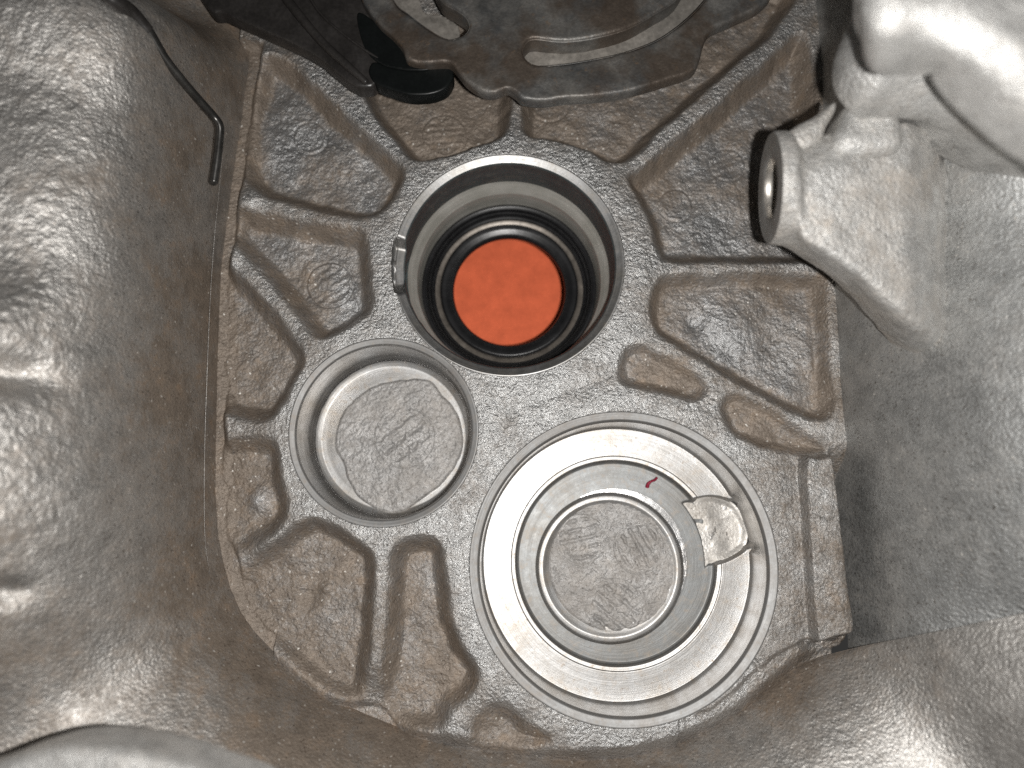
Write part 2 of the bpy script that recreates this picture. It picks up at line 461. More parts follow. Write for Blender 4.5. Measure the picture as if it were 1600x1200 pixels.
FOOT = [(405, -220), (395, -60), (385, 60), (366, 180), (350, 300), (336, 400), (330, 500), (326, 620), (324, 750), (332, 860), (362, 955), (420, 1026),
        (500, 1092), (600, 1140), (700, 1170), (820, 1188), (930, 1192), (1050, 1172), (1150, 1128), (1230, 1066), (1290, 1022), (1345, 1006),
        (1342, 940), (1334, 840), (1324, 720), (1312, 640), (1306, 540), (1298, 430), (1290, 300), (1284, 180), (1276, 60), (1262, -80), (1250, -220)]
foot_w = spline(W2(FOOT), 160)

STEP = 1.7
gx0, gx1 = foot_w[:, 0].min() - 30, foot_w[:, 0].max() + 30
gy0, gy1 = foot_w[:, 1].min() - 30, W(800, -60)[1]
X, Y = np.meshgrid(np.arange(gx0, gx1, STEP), np.arange(gy0, gy1, STEP))
DF = sdf_poly(X, Y, foot_w)                                   # distance to the foot of the walls
r1 = np.hypot(X - B1[0], Y - B1[1]); r2 = np.hypot(X - B2[0], Y - B2[1]); r3 = np.hypot(X - B3[0], Y - B3[1])

def px(u, v): return W(u, v)[:2]
def blob(u, v, r):
    c = px(u, v); return ss(1 - np.hypot(X - c[0], Y - c[1]) / r)

web = np.zeros_like(X)
near_bore = np.minimum(np.minimum(r1 - B1[2], r2 - B2[2]), r3 - B3[2])
damp = ss(near_bore, 0, 14)
# web dips a little away from the bores, ribs fade towards the wall
web -= 7 * ss(near_bore, 20, 90)
web -= 30 * blob(586, 1112, 75)
web -= 26 * blob(372, 884, 62)
web -= 24 * ss(22 - DF, 0, 30) * (Y < px(800, 860)[1])
web -= 10 * blob(780, 1140, 60)
leftside = (X < px(430, 800)[0]) * (Y < px(0, 60)[1])
web -= 42 * ss(30 - DF + 5 * noise(X, Y, wl=30, seed=2), 0, 26) * leftside
web += 10 * blob(422, 92, 42) + 12 * blob(385, 312, 38) + 8 * blob(350, 400, 35)
web = np.maximum(web, -40.0)
z = web.copy()
pid = np.full(X.shape, -1)
floor_n = 3.8 * fbm(X, Y, wl=62, oct=3, seed=3, gain=.42) + .9 * fbm(X, Y, wl=13, oct=3, seed=9)
PD = {}
for k, (name, (pts, dep, wid)) in enumerate(POCKETS.items()):
    P = spline(W2(pts), 110)
    d = sdf_local(X, Y, P, 30.0); PD[name] = d
    d = d + 2.2 * fbm(X, Y, wl=26, oct=2, seed=40 + k)
    t = np.clip((d + 8) / (wid * 1.25), 0, 1)
    s = t * t * (3 - 2 * t)
    s = .75 * s + .25 * np.sin(t * pi / 2) ** 1.7
    z = np.minimum(z, web * (1 - s) + (-dep + floor_n * ss(d, 4, 26)) * s)
    pid[d > 1.0] = k
# shallow second slope inside the ribs, lumps and moulding marks on pocket floors
def mark(u, v, r, ang=None, dep=1.2, n=6):
    global z
    c = px(u, v); q = np.hypot(X - c[0], Y - c[1])
    z -= dep * np.exp(-((q - r) / 1.8) ** 2)
    z += dep * .6 * np.exp(-((q - r + 4) / 2.5) ** 2)
    if ang is not None:
        a = radians(ang); w = (X - c[0]) * -sin(a) + (Y - c[1]) * cos(a)
        z -= dep * .9 * (0.5 + 0.5 * np.cos(w / r * pi * n)) * (q < r * .9) * (0.6 + .4 * noise(X, Y, wl=9, seed=4))
mark(505, 432, 40, 38, 2.2); mark(1150, 236, 31, 20, 1.6, 5); mark(1066, 302, 30, None, 1.6); mark(474, 196, 30, None, 1.6)
mark(860, 138, 36, None, 1.6); mark(690, 190, 40, 5, 1.6, 7)
z += 9 * blob(392, 782, 30) - 5 * blob(470, 940, 24) + 6 * blob(498, 924, 15) + 6 * blob(1160, 500, 60) - 6 * blob(1090, 500, 28)
z -= 6 * blob(1240, 445, 60)
# raised pad at the right
PADP = spline(W2([(1256, 716), (1280, 711), (1304, 711), (1313, 760), (1322, 830), (1333, 920), (1342, 975), (1336, 994), (1306, 1001), (1276, 1007), (1268, 960), (1262, 880), (1258, 800)], 18), 120)
dp = sdf_local(X, Y, PADP, 30)
tp = np.clip((dp + 1) / 9, 0, 1)
zpad = 20 - 13 * ss(X - px(1300, 850)[0], 0, 40)
z = np.where(dp > -1, z * (1 - ss(tp)) + (zpad + 1.2 * fbm(X, Y, wl=30, seed=77)) * ss(tp), z)
z -= 14 * ss(dp, -22, -1) * (dp < -1) * (Y < px(1290, 1004)[1])
# small scar and ledges near the lower right
c = px(1176, 1046); q = np.hypot((X - c[0]) * 1.0, (Y - c[1]) * .7)
z -= 5 * np.exp(-((q - 9) / 2.5) ** 2) * (Y > c[1])
scar = seg_dist(X, Y, W2([(1245, 1010), (1190, 1062), (1120, 1096), (1060, 1140)]))
z -= 6 * ss(6 - DF + 34 + 6 * noise(X, Y, wl=30, seed=5), 0, 8) * (X > px(1050, 800)[0]) * (Y < px(0, 1000)[1])
# casting skin
z += damp * (.7 * fbm(X, Y, wl=24, oct=3, seed=21) + .55 * fbm(X, Y, wl=6.5, oct=2, seed=31))
z += 3 * ss(18 - DF, 0, 22) * (X < px(1240, 800)[0])
z -= 60 * ss(-DF, 14, 20)
z -= 4 * ss(1.5 - near_bore, 0, 2.5)
rightgap = (X > px(1300, 800)[0]) * ss(-Y, -px(0, 690)[1], -px(0, 760)[1]) * (dp < 0)
z -= 50 * ss(28 - DF, 0, 10) * rightgap
# stains: brown dirt settled in the pockets and speckled over the lower web
inpock = np.zeros_like(X)
for nme, d in PD.items(): inpock = np.maximum(inpock, ss(d, -12, 8))
stn = .20 + .42 * inpock + .22 * ss(near_bore, 12, 60) + .25 * ss(X, 200, 420) * ss(-Y, -250, 100)
stn += .22 * ss(40 - DF, 0, 50) + .5 * ss(34 - DF, 0, 26) * leftside
stn -= .45 * blob(1130, 520, 80) + .35 * blob(560, 220, 90) + .25 * blob(470, 200, 80) + .35 * blob(540, 450, 60) + .3 * blob(1100, 250, 120) + .6 * blob(393, 785, 32)
stn -= .25 * blob(850, 600, 140)
stn = stn + .3 * ss(Y, 420, 560) * inpock
for nme, a_ in (('A', .62), ('B', .42), ('J', .55), ('K', .4), ('I', .3), ('C', .15)):
    stn -= a_ * ss(PD[nme], 12, 30) * (1 + .5 * noise(X, Y, wl=50, seed=60))

V = np.stack([X, Y, z], -1).reshape(-1, 3)
Q = grid_quads(*X.shape)
fx = X.ravel()[Q].mean(1); fy = Y.ravel()[Q].mean(1)
fd = DF.ravel()[Q].mean(1); nb = near_bore.ravel()[Q].max(1)
fp = pid.ravel()[Q].max(1); fpad = dp.ravel()[Q].max(1)
fa = np.degrees(np.arctan2(fy - B1[1], fx - B1[0])) % 360
alive = (fd > -22) & (nb > -3.0) & ~((np.hypot(fx - B1[0], fy - B1[1]) < B1[2] + 4.5) & (fa > 167) & (fa < 196))
ribd = np.stack([seg_dist(fx, fy, W2(r)) for r in RIBS]); rk = ribd.argmin(0); rmin = ribd.min(0)
lab = np.where(fp >= 0, fp, 100)
isrib = (lab == 100) & (rmin < 20) & (near_bore.ravel()[Q].min(1) > 10)
lab = np.where(isrib, 200 + rk, lab)
lab = np.where(fpad > 0, 300, lab)
flat_st = stn.ravel()
def region(name, mask, mat, label=None):
    v, f, u = sub_mesh(V, Q, mask & alive)
    if len(f): return mesh(name, v, f, mat, housing, stain=flat_st[u], label=label)
fz = z.ravel()[Q].mean(1)
low_edge = (lab == 100) & (fz < -16) & (fx < px(1240, 800)[0])
region('web_plate', (lab == 100) & ~low_edge, M_cast)
region('floor_edge', low_edge, M_floor)
for k in range(len(POCKETS)): region('pocket', lab == k, M_floor)
for k in range(len(RIBS)): region('rib', lab == 200 + k, M_cast)
region('pad', lab == 300, M_cast)

# ------------------------------------------------------------------ bearing bores
def bore_notch1(R, Z, T):
    # cast relief at the left of the seal bore
    a = (np.degrees(T) % 360)
    w = ss(a, 168, 174) * (1 - ss(a, 214, 240))
    top = ss(a, 166, 171) * (1 - ss(a, 186, 196))
    m = (Z > -78)
    R = R + np.where(m & (Z < -31), 5 * w * ss(-Z, 30, 40), 0)
    rough = w * noise(R * np.cos(T), R * np.sin(T), Z, 12, 3)
    Z = np.minimum(Z, -28 * top)
    return R + rough * 1.5 * ss(-Z, 3, 20), Z
c1 = B1
rb = thing  # alias not used
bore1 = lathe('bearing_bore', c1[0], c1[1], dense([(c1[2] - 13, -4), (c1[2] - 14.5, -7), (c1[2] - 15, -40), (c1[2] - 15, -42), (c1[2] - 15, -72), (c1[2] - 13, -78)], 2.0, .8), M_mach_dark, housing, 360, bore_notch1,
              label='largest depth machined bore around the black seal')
def chamfer_notch(R, Z, T):
    a = (np.degrees(T) % 360); top = ss(a, 166, 170) * (1 - ss(a, 190, 197))
    inside = R < c1[2] + 4.5 + 1.5 * noise(np.cos(T) * 60, np.sin(T) * 60, wl=9, seed=3)
    return R, Z - np.where(inside, top * (26 + .25 * (R - c1[2])), 3 * (1 - top))
lathe('chamfer_ring', c1[0], c1[1], dense([(c1[2] + 7, .1), (c1[2] + 5.5, -.6), (c1[2] + 3.5, -1), (c1[2] + 1, -.6), (c1[2], .2), (c1[2] - 13, -5), (c1[2] - 14.5, -8)], 1.5), M_mach, bore1, 360, chamfer_notch)
lathe('light_block_tube', c1[0], c1[1], dense([(c1[2] - 31, -150), (170, -176), (205, -200), (205, -330), (190, -334)], 8), M_plastic, bore1, 160)  # unseen black tube, added behind the seal to block outside light
lathe('stained_land', c1[0], c1[1], dense([(c1[2] - 13, -77), (c1[2] - 17, -84), (c1[2] - 25, -96), (c1[2] - 27, -99), (c1[2] - 29, -116), (c1[2] - 31, -146), (c1[2] - 31, -160)], 2, 1), M_tan, bore1, 320)

def b2z(R, Z, T): return R + .25 * noise(R * np.cos(T), R * np.sin(T), Z, 20, 8), Z
c2 = B2
bore2 = lathe('bearing_bore', c2[0], c2[1], dense([(c2[2] - 9.5, -3), (c2[2] - 11, -6), (c2[2] - 12, -86), (c2[2] - 14, -98), (c2[2] - 20, -104), (c2[2] - 26, -107), (c2[2] - 34, -107.5), (30, -108)], 2.0, 1.0), M_mach_wall, housing, 360, b2z,
              label='smallest bore, blind, with a rough cast disc at its bottom')
lathe('chamfer_ring', c2[0], c2[1], dense([(c2[2] + 1, -.6), (c2[2], .2), (c2[2] - 9, -2), (c2[2] - 10.5, -5)], 1.5), M_rim, bore2, 320)
lathe('floor_ring', c2[0], c2[1], dense([(c2[2] - 17, -101), (c2[2] - 20, -103), (c2[2] - 26, -106), (c2[2] - 36, -106.6), (40, -107)], 2, 1), M_mach_soft, bore2, 320)

def rough_disc(name, parent, cx, cy, r, z0, h, marks, mat, lump=0.0, seed=0, stain=.3, wobble=3.0):
    n = 150
    th = np.linspace(0, 2 * pi, 300, endpoint=False)
    Rb = r * (1 + wobble / r * fbm(np.cos(th) * 60, np.sin(th) * 60, wl=24, oct=3, seed=seed))
    if lump: Rb += lump * np.exp(-(((np.degrees(th) - 262 + 180) % 360 - 180) / 24.0) ** 2)
    q = np.concatenate([[0.002], np.linspace(.01, 1, n)])
    RR = q[:, None] * Rb[None, :]; TT = th[None, :] + 0 * RR
    xx = cx + RR * np.cos(TT); yy = cy + RR * np.sin(TT)
    edge = (1 - q)[:, None] * Rb[None, :]
    zz = z0 + h * np.sqrt(np.clip(edge / 5.0, 0, 1)) + (.7 * fbm(xx, yy, wl=16, oct=3, seed=seed + 1) + .8 * fbm(xx, yy, wl=5, oct=2, seed=seed + 2)) * ss(edge, 1, 9)
    for (mx, my, mr, ang, dep, kk) in marks:
        d = np.hypot(xx - mx, yy - my)
        zz -= dep * .8 * np.exp(-((d - mr) / 1.5) ** 2) * (.6 + .4 * noise(xx, yy, wl=20, seed=seed + 9))
        a = radians(ang); w = (xx - mx) * -sin(a) + (yy - my) * cos(a)
        zz -= dep * 1.3 * (.5 + .5 * np.cos(w / mr * pi * kk)) ** 2 * (d < mr * .85) * ss(noise(xx, yy, wl=7, seed=seed + 7), -.9, .2) * 1.1
    zz[-1] = z0 - 3
    V_ = np.stack([xx, yy, zz], -1).reshape(-1, 3)
    st = stain + .0 * V_[:, 0]
    return mesh(name, V_, grid_quads(n + 1, 300, True), mat, parent, stain=st, origin=(cx, cy, 0))
d2 = W(625, 687, -105); m2 = W(631, 683, -103)
rough_disc('cast_disc', bore2, d2[0], d2[1], 110, -107, 6.0, [(m2[0], m2[1], 52, 38, 2.4, 4.5)], M_disc, lump=15, seed=11, stain=.28, wobble=5.0)

# big bore: polar surface with a cast relief cut at the right
c3 = B3; R3 = c3[2]
zr, zg, zi = -84, -98, -92
prof3 = dense([(R3 - 12.5, -4), (R3 - 15, -9), (R3 - 15.5, -76), (R3 - 18, zr), (R3 - 28, zr - .5), (175, zr - 1.2), (174, zr - 3), (168, zr - 3.5), (165, zg + 2), (162, zg), (124, zg - 1.5), (90, zg - 2)], 1.6, .8)
tong = spline(W2([(1054, 790), (1080, 780), (1112, 775), (1146, 785), (1166, 812), (1171, 836), (1164, 858), (1140, 874), (1114, 884), (1100, 892), (1082, 880), (1070, 840), (1056, 808)], -90), 120)
def bore3f(R, Z, T):
    x = c3[0] + R * np.cos(T); y = c3[1] + R * np.sin(T)
    d = sdf_poly(x, y, tong)
    s = ss(d, -.5, 2.2)
    base = zg - 4 - 4 * ss(R, 170, 200) + 1.3 * fbm(x, y, wl=14, oct=3, seed=5) + 4 * ss(8 - d, 0, 8)
    fl = (Z < -70) & (R > 150)
    Z2 = np.where(fl, Z * (1 - s) + np.minimum(base, Z) * s, Z)
    a = np.degrees(T); a = np.where(a > 180, a - 360, a)
    slot = ss(a, 3.5, 5.0) * (1 - ss(a, 26, 30))
    R2 = R + np.where((Z > -90) & (R > R3 - 19), slot * 5 * ss(-Z, 34, 42), 0)
    return R2, Z2
bore3 = lathe('bearing_bore', c3[0], c3[1], prof3, M_mach_wall, housing, 720, bore3f, label='widest bore with stepped machined rings')
# faces of the big bore get their own look per ring
def ring3(name, r_out, r_in, mat):
    me = bore3.data
    n = 720; k = len(prof3); P = np.array(prof3)
    V_ = np.empty(len(me.vertices) * 3, np.float32); me.vertices.foreach_get('co', V_); V_ = V_.reshape(-1, 3) / S
    Qa = grid_quads(k, n, True)
    row = Qa[:, 0] // n
    rm = .5 * (P[row, 0] + P[np.minimum(row + 1, k - 1), 0])
    zm = .5 * (P[row, 1] + P[np.minimum(row + 1, k - 1), 1])
    keep = (rm < r_out) & (rm >= r_in) & (zm < -70)
    v, f, u = sub_mesh(V_, Qa, keep)
    v = v + np.array([c3[0], c3[1], .35])
    return mesh(name, v, f, mat, bore3, origin=(c3[0], c3[1], 0))
ring3('floor_ring', R3 - 15.5, 166, M_mach_soft)
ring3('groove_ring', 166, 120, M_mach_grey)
lathe('chamfer_ring', c3[0], c3[1], dense([(R3 + 1, -.6), (R3, .2), (R3 - 12, -2.5), (R3 - 14.5, -8)], 1.5), M_rim, bore3, 400)
# relief floor as a cast face
gxx, gyy = tong.min(0), tong.max(0)
def relief_z(x, y, d):
    R = np.hypot(x - c3[0], y - c3[1])
    return zg - 3.2 - 4 * ss(R, 170, 200) + .5 * fbm(x, y, wl=18, oct=2, seed=5) + 5 * ss(12 - d, 0, 12) * ss(R, 160, 200) + .8
hf_mesh('cast_relief', tong, 1.6, relief_z, M_relief, bore3, skirt=0, stain=.35)
# inner ring and disc
ci = W(953, 887, -92)
lathe('inner_ring', ci[0], ci[1], dense([(128, zg - 4), (124, zg - 1), (119, zi), (112, zi + .8), (106, zi - 2), (100, zi - 4), (96, zi - 5)], 1.5, 1.5), M_mach_soft, bore3, 320)
cd = W(959, 882, -90)
mk = [(908, 842, 40, 12), (1000, 856, 40, -62), (962, 950, 44, -40)]
mks = []
for (u, v, r, a) in mk:
    p = W(u, v, -92); mks.append((p[0], p[1], r * 1.06, a, 1.9, 5.5))
rough_disc('cast_disc', bore3, cd[0], cd[1], 109, -97, 3.0, mks, M_disc, seed=23, stain=.45, wobble=1.0)

# ------------------------------------------------------------------ walls
def station(u, v, h0, ang, prof):
    p = W(u, v, 0)[:2] if h0 == 0 else W(u, v, h0)[:2]
    o = np.array([cos(radians(ang)), sin(radians(ang))])
    return [np.array([*(p + o * d), h0 + h]) for d, h in prof]
P0 = [(0, -55), (8, -40), (40, -10), (95, 20), (170, 60), (260, 100), (360, 140), (500, 190)]
PA = [(0, -55), (6, -25), (20, 80), (42, 190), (80, 248), (150, 290), (250, 322), (430, 350)]
PA2 = [(0, -55), (6, -25), (20, 80), (43, 192), (81, 253), (148, 297), (247, 330), (428, 358)]
PB = [(0, -55), (6, -25), (26, 90), (62, 210), (114, 300), (168, 352), (250, 388), (400, 410)]
PC = [(0, -55), (8, -25), (48, 60), (104, 130), (176, 185), (250, 215), (330, 235), (470, 250)]
PC0 = [(0, -55), (6, -25), (34, 75), (75, 175), (135, 260), (200, 310), (280, 340), (430, 360)]
PD_ = [(0, -50), (8, -20), (44, 35), (88, 80), (140, 120), (200, 150), (280, 175), (400, 200)]
PE = [(0, -45), (8, -18), (46, 40), (92, 88), (155, 130), (240, 165), (340, 195), (480, 220)]
PF = [(0, 0), (8, 8), (42, 42), (86, 76), (150, 108), (240, 135), (340, 160), (480, 180)]
STN = [station(408, -220, 0, 165, P0), station(398, -60, 0, 165, P0), station(388, 50, 0, 170, P0), station(372, 150, 0, 172, PA), station(352, 290, 0, 180, PA),
      station(338, 400, 0, 180, PA2), station(332, 500, 0, 182, PA2), station(329, 590, 0, 182, PB), station(327, 690, 0, 182, PB), station(327, 780, 0, 184, PB),
      station(335, 866, 0, 196, PC0), station(364, 955, 0, 214, PC), station(422, 1026, 0, 232, PC), station(502, 1090, 0, 244, PC), station(600, 1138, 0, 254, PD_),
      station(700, 1168, 0, 262, PD_), station(820, 1186, 0, 268, PD_), station(930, 1190, 0, 272, PD_), station(1050, 1170, 0, 284, PE),
      station(1150, 1128, 0, 294, PE), station(1230, 1066, 0, 300, PE), station(1296, 1024, 0, 302, PE),
      station(1350, 1010, 10, 300, PF), station(1440, 992, 118, 296, PF), station(1530, 974, 172, 292, PF), station(1640, 948, 228, 288, PF), station(1800, 915, 290, 286, PF)]
ctrl = np.array(STN).transpose(1, 0, 2)
yn1 = W(50, 575, 330)[1]; yn2 = W(40, 940, 350)[1]
def wall_extra(G):
    x, y, h = G[..., 0], G[..., 1], G[..., 2]
    up = ss(h, 225, 330) * (x < -300)
    d = -30 * np.exp(-((y - yn1) / 24.0) ** 2) * up * ss(-x, 500, 600)
    d = d - 30 * np.exp(-((y - yn2) / 14.0) ** 2) * up * ss(-x, 520, 600)
    d = d + .9 * fbm(x, y, h, 8, 2, 6) * ss(h, 200, 280) * (x < -300)
    return d
G = loft(ctrl, 230, 900, rough=.8, wl=150, seed=2, fine=.35, extra=wall_extra)
for _ in range(2600):
    G[:, 700:-1] += .25 * (G[:, 699:-2] + G[:, 701:] - 2 * G[:, 700:-1])
def wall_stain_shade(P):
    x, y, h = P[..., 0], P[..., 1], P[..., 2]
    s = .80 - .55 * ss(h, 60, 270) + .3 * fbm(x, y, h, 160, 3, 4)  # patchy brown stain, deepened at the foot to paint in the steep wall's shade
    s = s - .5 * ss(x, -100, 350) * ss(h, -20, 60)
    return s
NR, NC = G.shape[:2]
Vw = G.reshape(-1, 3); Qw = grid_quads(NR, NC); colf = (Qw[:, 0] % NC) / NC
stw = wall_stain_shade(Vw)
for nm, a, b_ in (('left_side_wall', 0, .40), ('lower_side_wall', .40, .80), ('corner_wall', .80, 1.1)):
    k = (colf >= a) & (colf < b_)
    v, f, u = sub_mesh(Vw, Qw, k)
    mesh('side_wall', v, f, M_wall, housing, stain=stw[u])

# moulding seam running down the foot of the left wall
def tube(name, pts, rad, mat, parent=None, n=120, seg=14, cap=True, flat=1.0, **kw):
    P = spline(pts, n, closed=False)
    Tn = np.gradient(P, axis=0); Tn /= np.linalg.norm(Tn, axis=1, keepdims=True)
    up = np.array([0, 0, 1.0]); A = np.cross(Tn, up); A /= (np.linalg.norm(A, axis=1, keepdims=True) + 1e-6); B_ = np.cross(A, Tn)
    r = np.interp(np.linspace(0, 1, n), np.linspace(0, 1, len(rad)), rad) if not np.isscalar(rad) else np.full(n, rad)
    if cap:
        q = np.linspace(0, 1, n); L_ = n * .02
        r = r * np.sqrt(np.clip(np.minimum(np.arange(n) + .15, n - 1 - np.arange(n) + .15) / max(1.5, L_), 0, 1))
    th = np.linspace(0, 2 * pi, seg, endpoint=False)
    V_ = P[:, None] + r[:, None, None] * (A[:, None] * np.cos(th)[None, :, None] + flat * B_[:, None] * np.sin(th)[None, :, None])
    return mesh(name, V_.reshape(-1, 3), grid_quads(n, seg, True), mat, parent, stain=np.full(n * seg, .2), **kw)
seam_pts = []
for (u, v) in [(352, 190), (345, 270), (336, 360), (330, 440), (326, 520), (323, 600), (320, 690), (319, 780), (321, 850), (329, 900)]:
    p = W(u, v, 6); seam_pts.append(p + np.array([0, 0, 0]))
tube('mould_seam', seam_pts, [.2, .6, .7, .6, .7, .6, .5, .3, .1], M_wall, housing, n=260, seg=8)

# right wall
RA = [(0, -55), (6, -20), (24, 90), (50, 190), (92, 300), (150, 390), (230, 460), (350, 520)]
RB = [(0, -55), (6, -20), (20, 70), (56, 160), (104, 250), (170, 330), (260, 400), (380, 460)]
RC = [(0, -55), (6, -25), (36, 30), (92, 82), (170, 132), (250, 178), (350, 225), (470, 270)]
RBC = [((a_[0] * .55 + b_[0] * .45), (a_[1] * .55 + b_[1] * .45)) for a_, b_ in zip(RB, RC)]
RBB = [((a_[0] * .5 + b_[0] * .5), (a_[1] * .5 + b_[1] * .5)) for a_, b_ in zip(RB, RBC)]
SR = [station(1248, -220, 0, 8, RA), station(1262, -80, 0, 6, RA), station(1276, 60, 0, 4, RA), station(1284, 180, 0, 3, RA), station(1290, 300, 0, 2, RA), station(1298, 430, 0, 1, RB), station(1306, 540, 0, 0, RB),
      station(1313, 640, 0, 0, RB), station(1324, 730, 0, -1, RB), station(1336, 840, 0, -2, RBB), station(1345, 940, 0, -2, RBC), station(1350, 1000, 0, -2, RBC), station(1352, 1060, 0, -2, RBC)]
G = loft(np.array(SR).transpose(1, 0, 2), 170, 330, rough=1.5, wl=170, seed=7, fine=.15)
Vr = G.reshape(-1, 3)
mesh('side_wall', Vr, grid_quads(170, 330), M_wall2, housing, stain=.30 + .3 * fbm(Vr[:, 0], Vr[:, 1], Vr[:, 2], 120, 3, 8) - .2 * ss(Vr[:, 2], 60, 300))

# screw boss standing out of the right wall
def section(Xc, y0, y1, hc, rh, e, n=72):
    th = np.linspace(0, 2 * pi, n, endpoint=False)
    c, s = np.cos(th), np.sin(th)
    yy = .5 * (y0 + y1) + .5 * (y1 - y0) * np.sign(c) * np.abs(c) ** (2 / e)
    hh = hc + rh * np.sign(s) * np.abs(s) ** (2 / e)
    return np.stack([np.full(n, Xc) if np.isscalar(Xc) else Xc, yy, hh], 1)
fc = W(1203, 295, 255)
fr = .5 * (W(1202, 214, 255)[1] - W(1202, 376, 255)[1])
def Yp(v, h): return W(1200, v, h)[1]
def Xp(u, v, h): return W(u, v, h)[0]
BH = 255.0
TH = np.linspace(0, 360, 72, endpoint=False)
def bracket(u, lo, cr, up, drop=0.0, under=46):
    """section of the bracket at photo column u: lower edge, crease and upper edge as (row, height)"""
    def q(v, h): return np.array([Xp(u, v, h), Yp(v, h), h - drop])
    L_, B_, U_ = q(*lo), q(*cr), q(*up)
    A_ = q(lo[0] - .14 * (lo[0] - cr[0]), lo[1] + .72 * (cr[1] - lo[1]))
    uL = L_ + np.array([0, 22, -under]); uU = U_ + np.array([0, -12, -under - 30])
    K = np.array([U_, .5 * (U_ + B_) + [0, 0, 4], B_, A_, L_, uL, uU, U_])
    k = np.array([0, 32, 66, 158, 180, 215, 320, 360.0])
    P = np.stack([np.interp(TH, k, K[:, c_]) for c_ in range(3)], 1)
    for _ in range(3): P = .25 * np.roll(P, 1, 0) + .5 * P + .25 * np.roll(P, -1, 0)
    return P
secs = [section(fc[0], fc[1] - fr * .97, fc[1] + fr * .97, BH, fr * .97, 2),
        section(fc[0] + 3, fc[1] - fr, fc[1] + fr, BH, fr, 2),
        section(fc[0] + 20, fc[1] - fr, fc[1] + fr, BH, fr, 2.1),
        bracket(1256, (397, 236), (268, 314), (214, 272)),
        bracket(1300, (425, 226), (262, 312), (200, 286)),
        bracket(1340, (459, 208), (258, 308), (190, 292)),
        bracket(1390, (517, 172), (256, 300), (186, 292)),
        bracket(1425, (548, 158), (256, 296), (184, 290), 2, 60),
        bracket(1460, (556, 156), (258, 292), (184, 286), 18, 70),
        bracket(1510, (545, 160), (260, 284), (184, 280), 52, 80),
        bracket(1570, (520, 160), (260, 276), (184, 270), 115, 80)]
for k_ in (0, 1, 2):
    secs[k_][:, 0] -= .11 * (secs[k_][:, 2] - BH)
secs = np.array(secs)
R_ = np.stack([spline(secs[i], 260, closed=True) for i in range(len(secs))])
px_ = np.array([0, .012, .07, .2, .35, .48, .63, .74, .82, .9, 1.0]); tx = np.linspace(0, 1, 150)
Gb = np.stack([[np.interp(tx, px_, R_[:, j, c_]) for j in range(260)] for c_ in range(3)], -1).transpose(1, 0, 2)
for _ in range(26): Gb[5:-1] = .25 * Gb[4:-2] + .5 * Gb[5:-1] + .25 * Gb[6:]
du = np.gradient(Gb, axis=0); dv = np.gradient(Gb, axis=1); Nn = np.cross(dv, du); Nn /= (np.linalg.norm(Nn, axis=2, keepdims=True) + 1e-9)
am = ss(Gb[..., 0] - fc[0], 4, 22)
Gb = Gb + Nn * ((1.8 * fbm(Gb[..., 0], Gb[..., 1], Gb[..., 2], 50, 3, 3) + .6 * fbm(Gb[..., 0], Gb[..., 1], Gb[..., 2], 8, 2, 6)) * am)[..., None]
Vb = Gb.reshape(-1, 3)
boss = mesh('screw_boss', Vb, grid_quads(150, 260, True), M_near, housing, stain=.34 + .25 * fbm(Vb[:, 0], Vb[:, 1], Vb[:, 2], 60, 3, 2))
# boss end face and its hole
th = np.linspace(0, 2 * pi, 128, endpoint=False)
hr = fr * .53
rows = []
for (r, dx) in ((fr * .97, 0), (fr * .9, -.6), (fr * .7, -.5), (hr + 2, -.4), (hr, 1.0)):
    rows.append(np.stack([fc[0] + dx - .11 * r * np.sin(th), fc[1] + r * np.cos(th), 255 + r * np.sin(th)], 1))
Vf = np.concatenate(rows)
mesh('end_face', Vf, grid_quads(len(rows), 128, True), M_face, boss, origin=(fc[0], fc[1], 255))
rows = []
for i in range(60):
    dx = 1.0 + i * 1.6; r = hr - (1.5 if i > 3 else 0) + .15 * math.sin(i * 1.9)
    if i == 59: r = 1
    rows.append(np.stack([fc[0] + dx - .11 * r * np.sin(th), fc[1] + r * np.cos(th), 255 + r * np.sin(th)], 1))
mesh('screw_hole', np.concatenate(rows), grid_quads(60, 128, True), M_thread, boss)

# pillow shapes: rounded lumps of the casting nearer the lens
def pillow(name, poly_px, h_edge, rise, wid, skirt, mat, parent, step=3.0, stain=.2, tilt=(0, 0), seed=0, **kw):
    P = spline(W2(poly_px, h_edge), 160)
    c = P.mean(0)
    def zf(x, y, d):
        t = np.clip(d / wid, 0, 1)
        return h_edge + rise * np.sqrt(1 - (1 - t) ** 2) + tilt[0] * (x - c[0]) + tilt[1] * (y - c[1]) + 1.5 * fbm(x, y, wl=40, oct=3, seed=seed) * ss(d, 0, 20)
    return hf_mesh(name, P, step, zf, mat, parent, skirt=skirt, stain=stain, **kw)
dome = pillow('lug', [(1352, 8), (1326, 36), (1306, 80), (1300, 118), (1308, 150), (1336, 178), (1380, 182), (1440, 190), (1520, 212), (1640, 262), (1760, 280), (1760, 60), (1600, -60), (1440, -60)],
              345, 95, 80, 95, M_near, housing, stain=.05, seed=3, inset=70)
fl = pillow('flange_lug', [(1345, -10), (1348, 26), (1362, 54), (1388, 66), (1424, 66), (1466, 80), (1512, 106), (1556, 138), (1600, 172), (1700, 240), (1800, 260), (1800, -120), (1500, -160), (1350, -90)],
            560, 26, 30, 60, M_near, housing, stain=.0, seed=8, inset=30)
pillow('web_fin', [(1216, 222), (1240, 200), (1270, 184), (1300, 162), (1304, 174), (1290, 200), (1282, 220), (1262, 236), (1236, 238)], 288, 14, 14, 24, M_near, housing, step=2.0, stain=.45, seed=5)
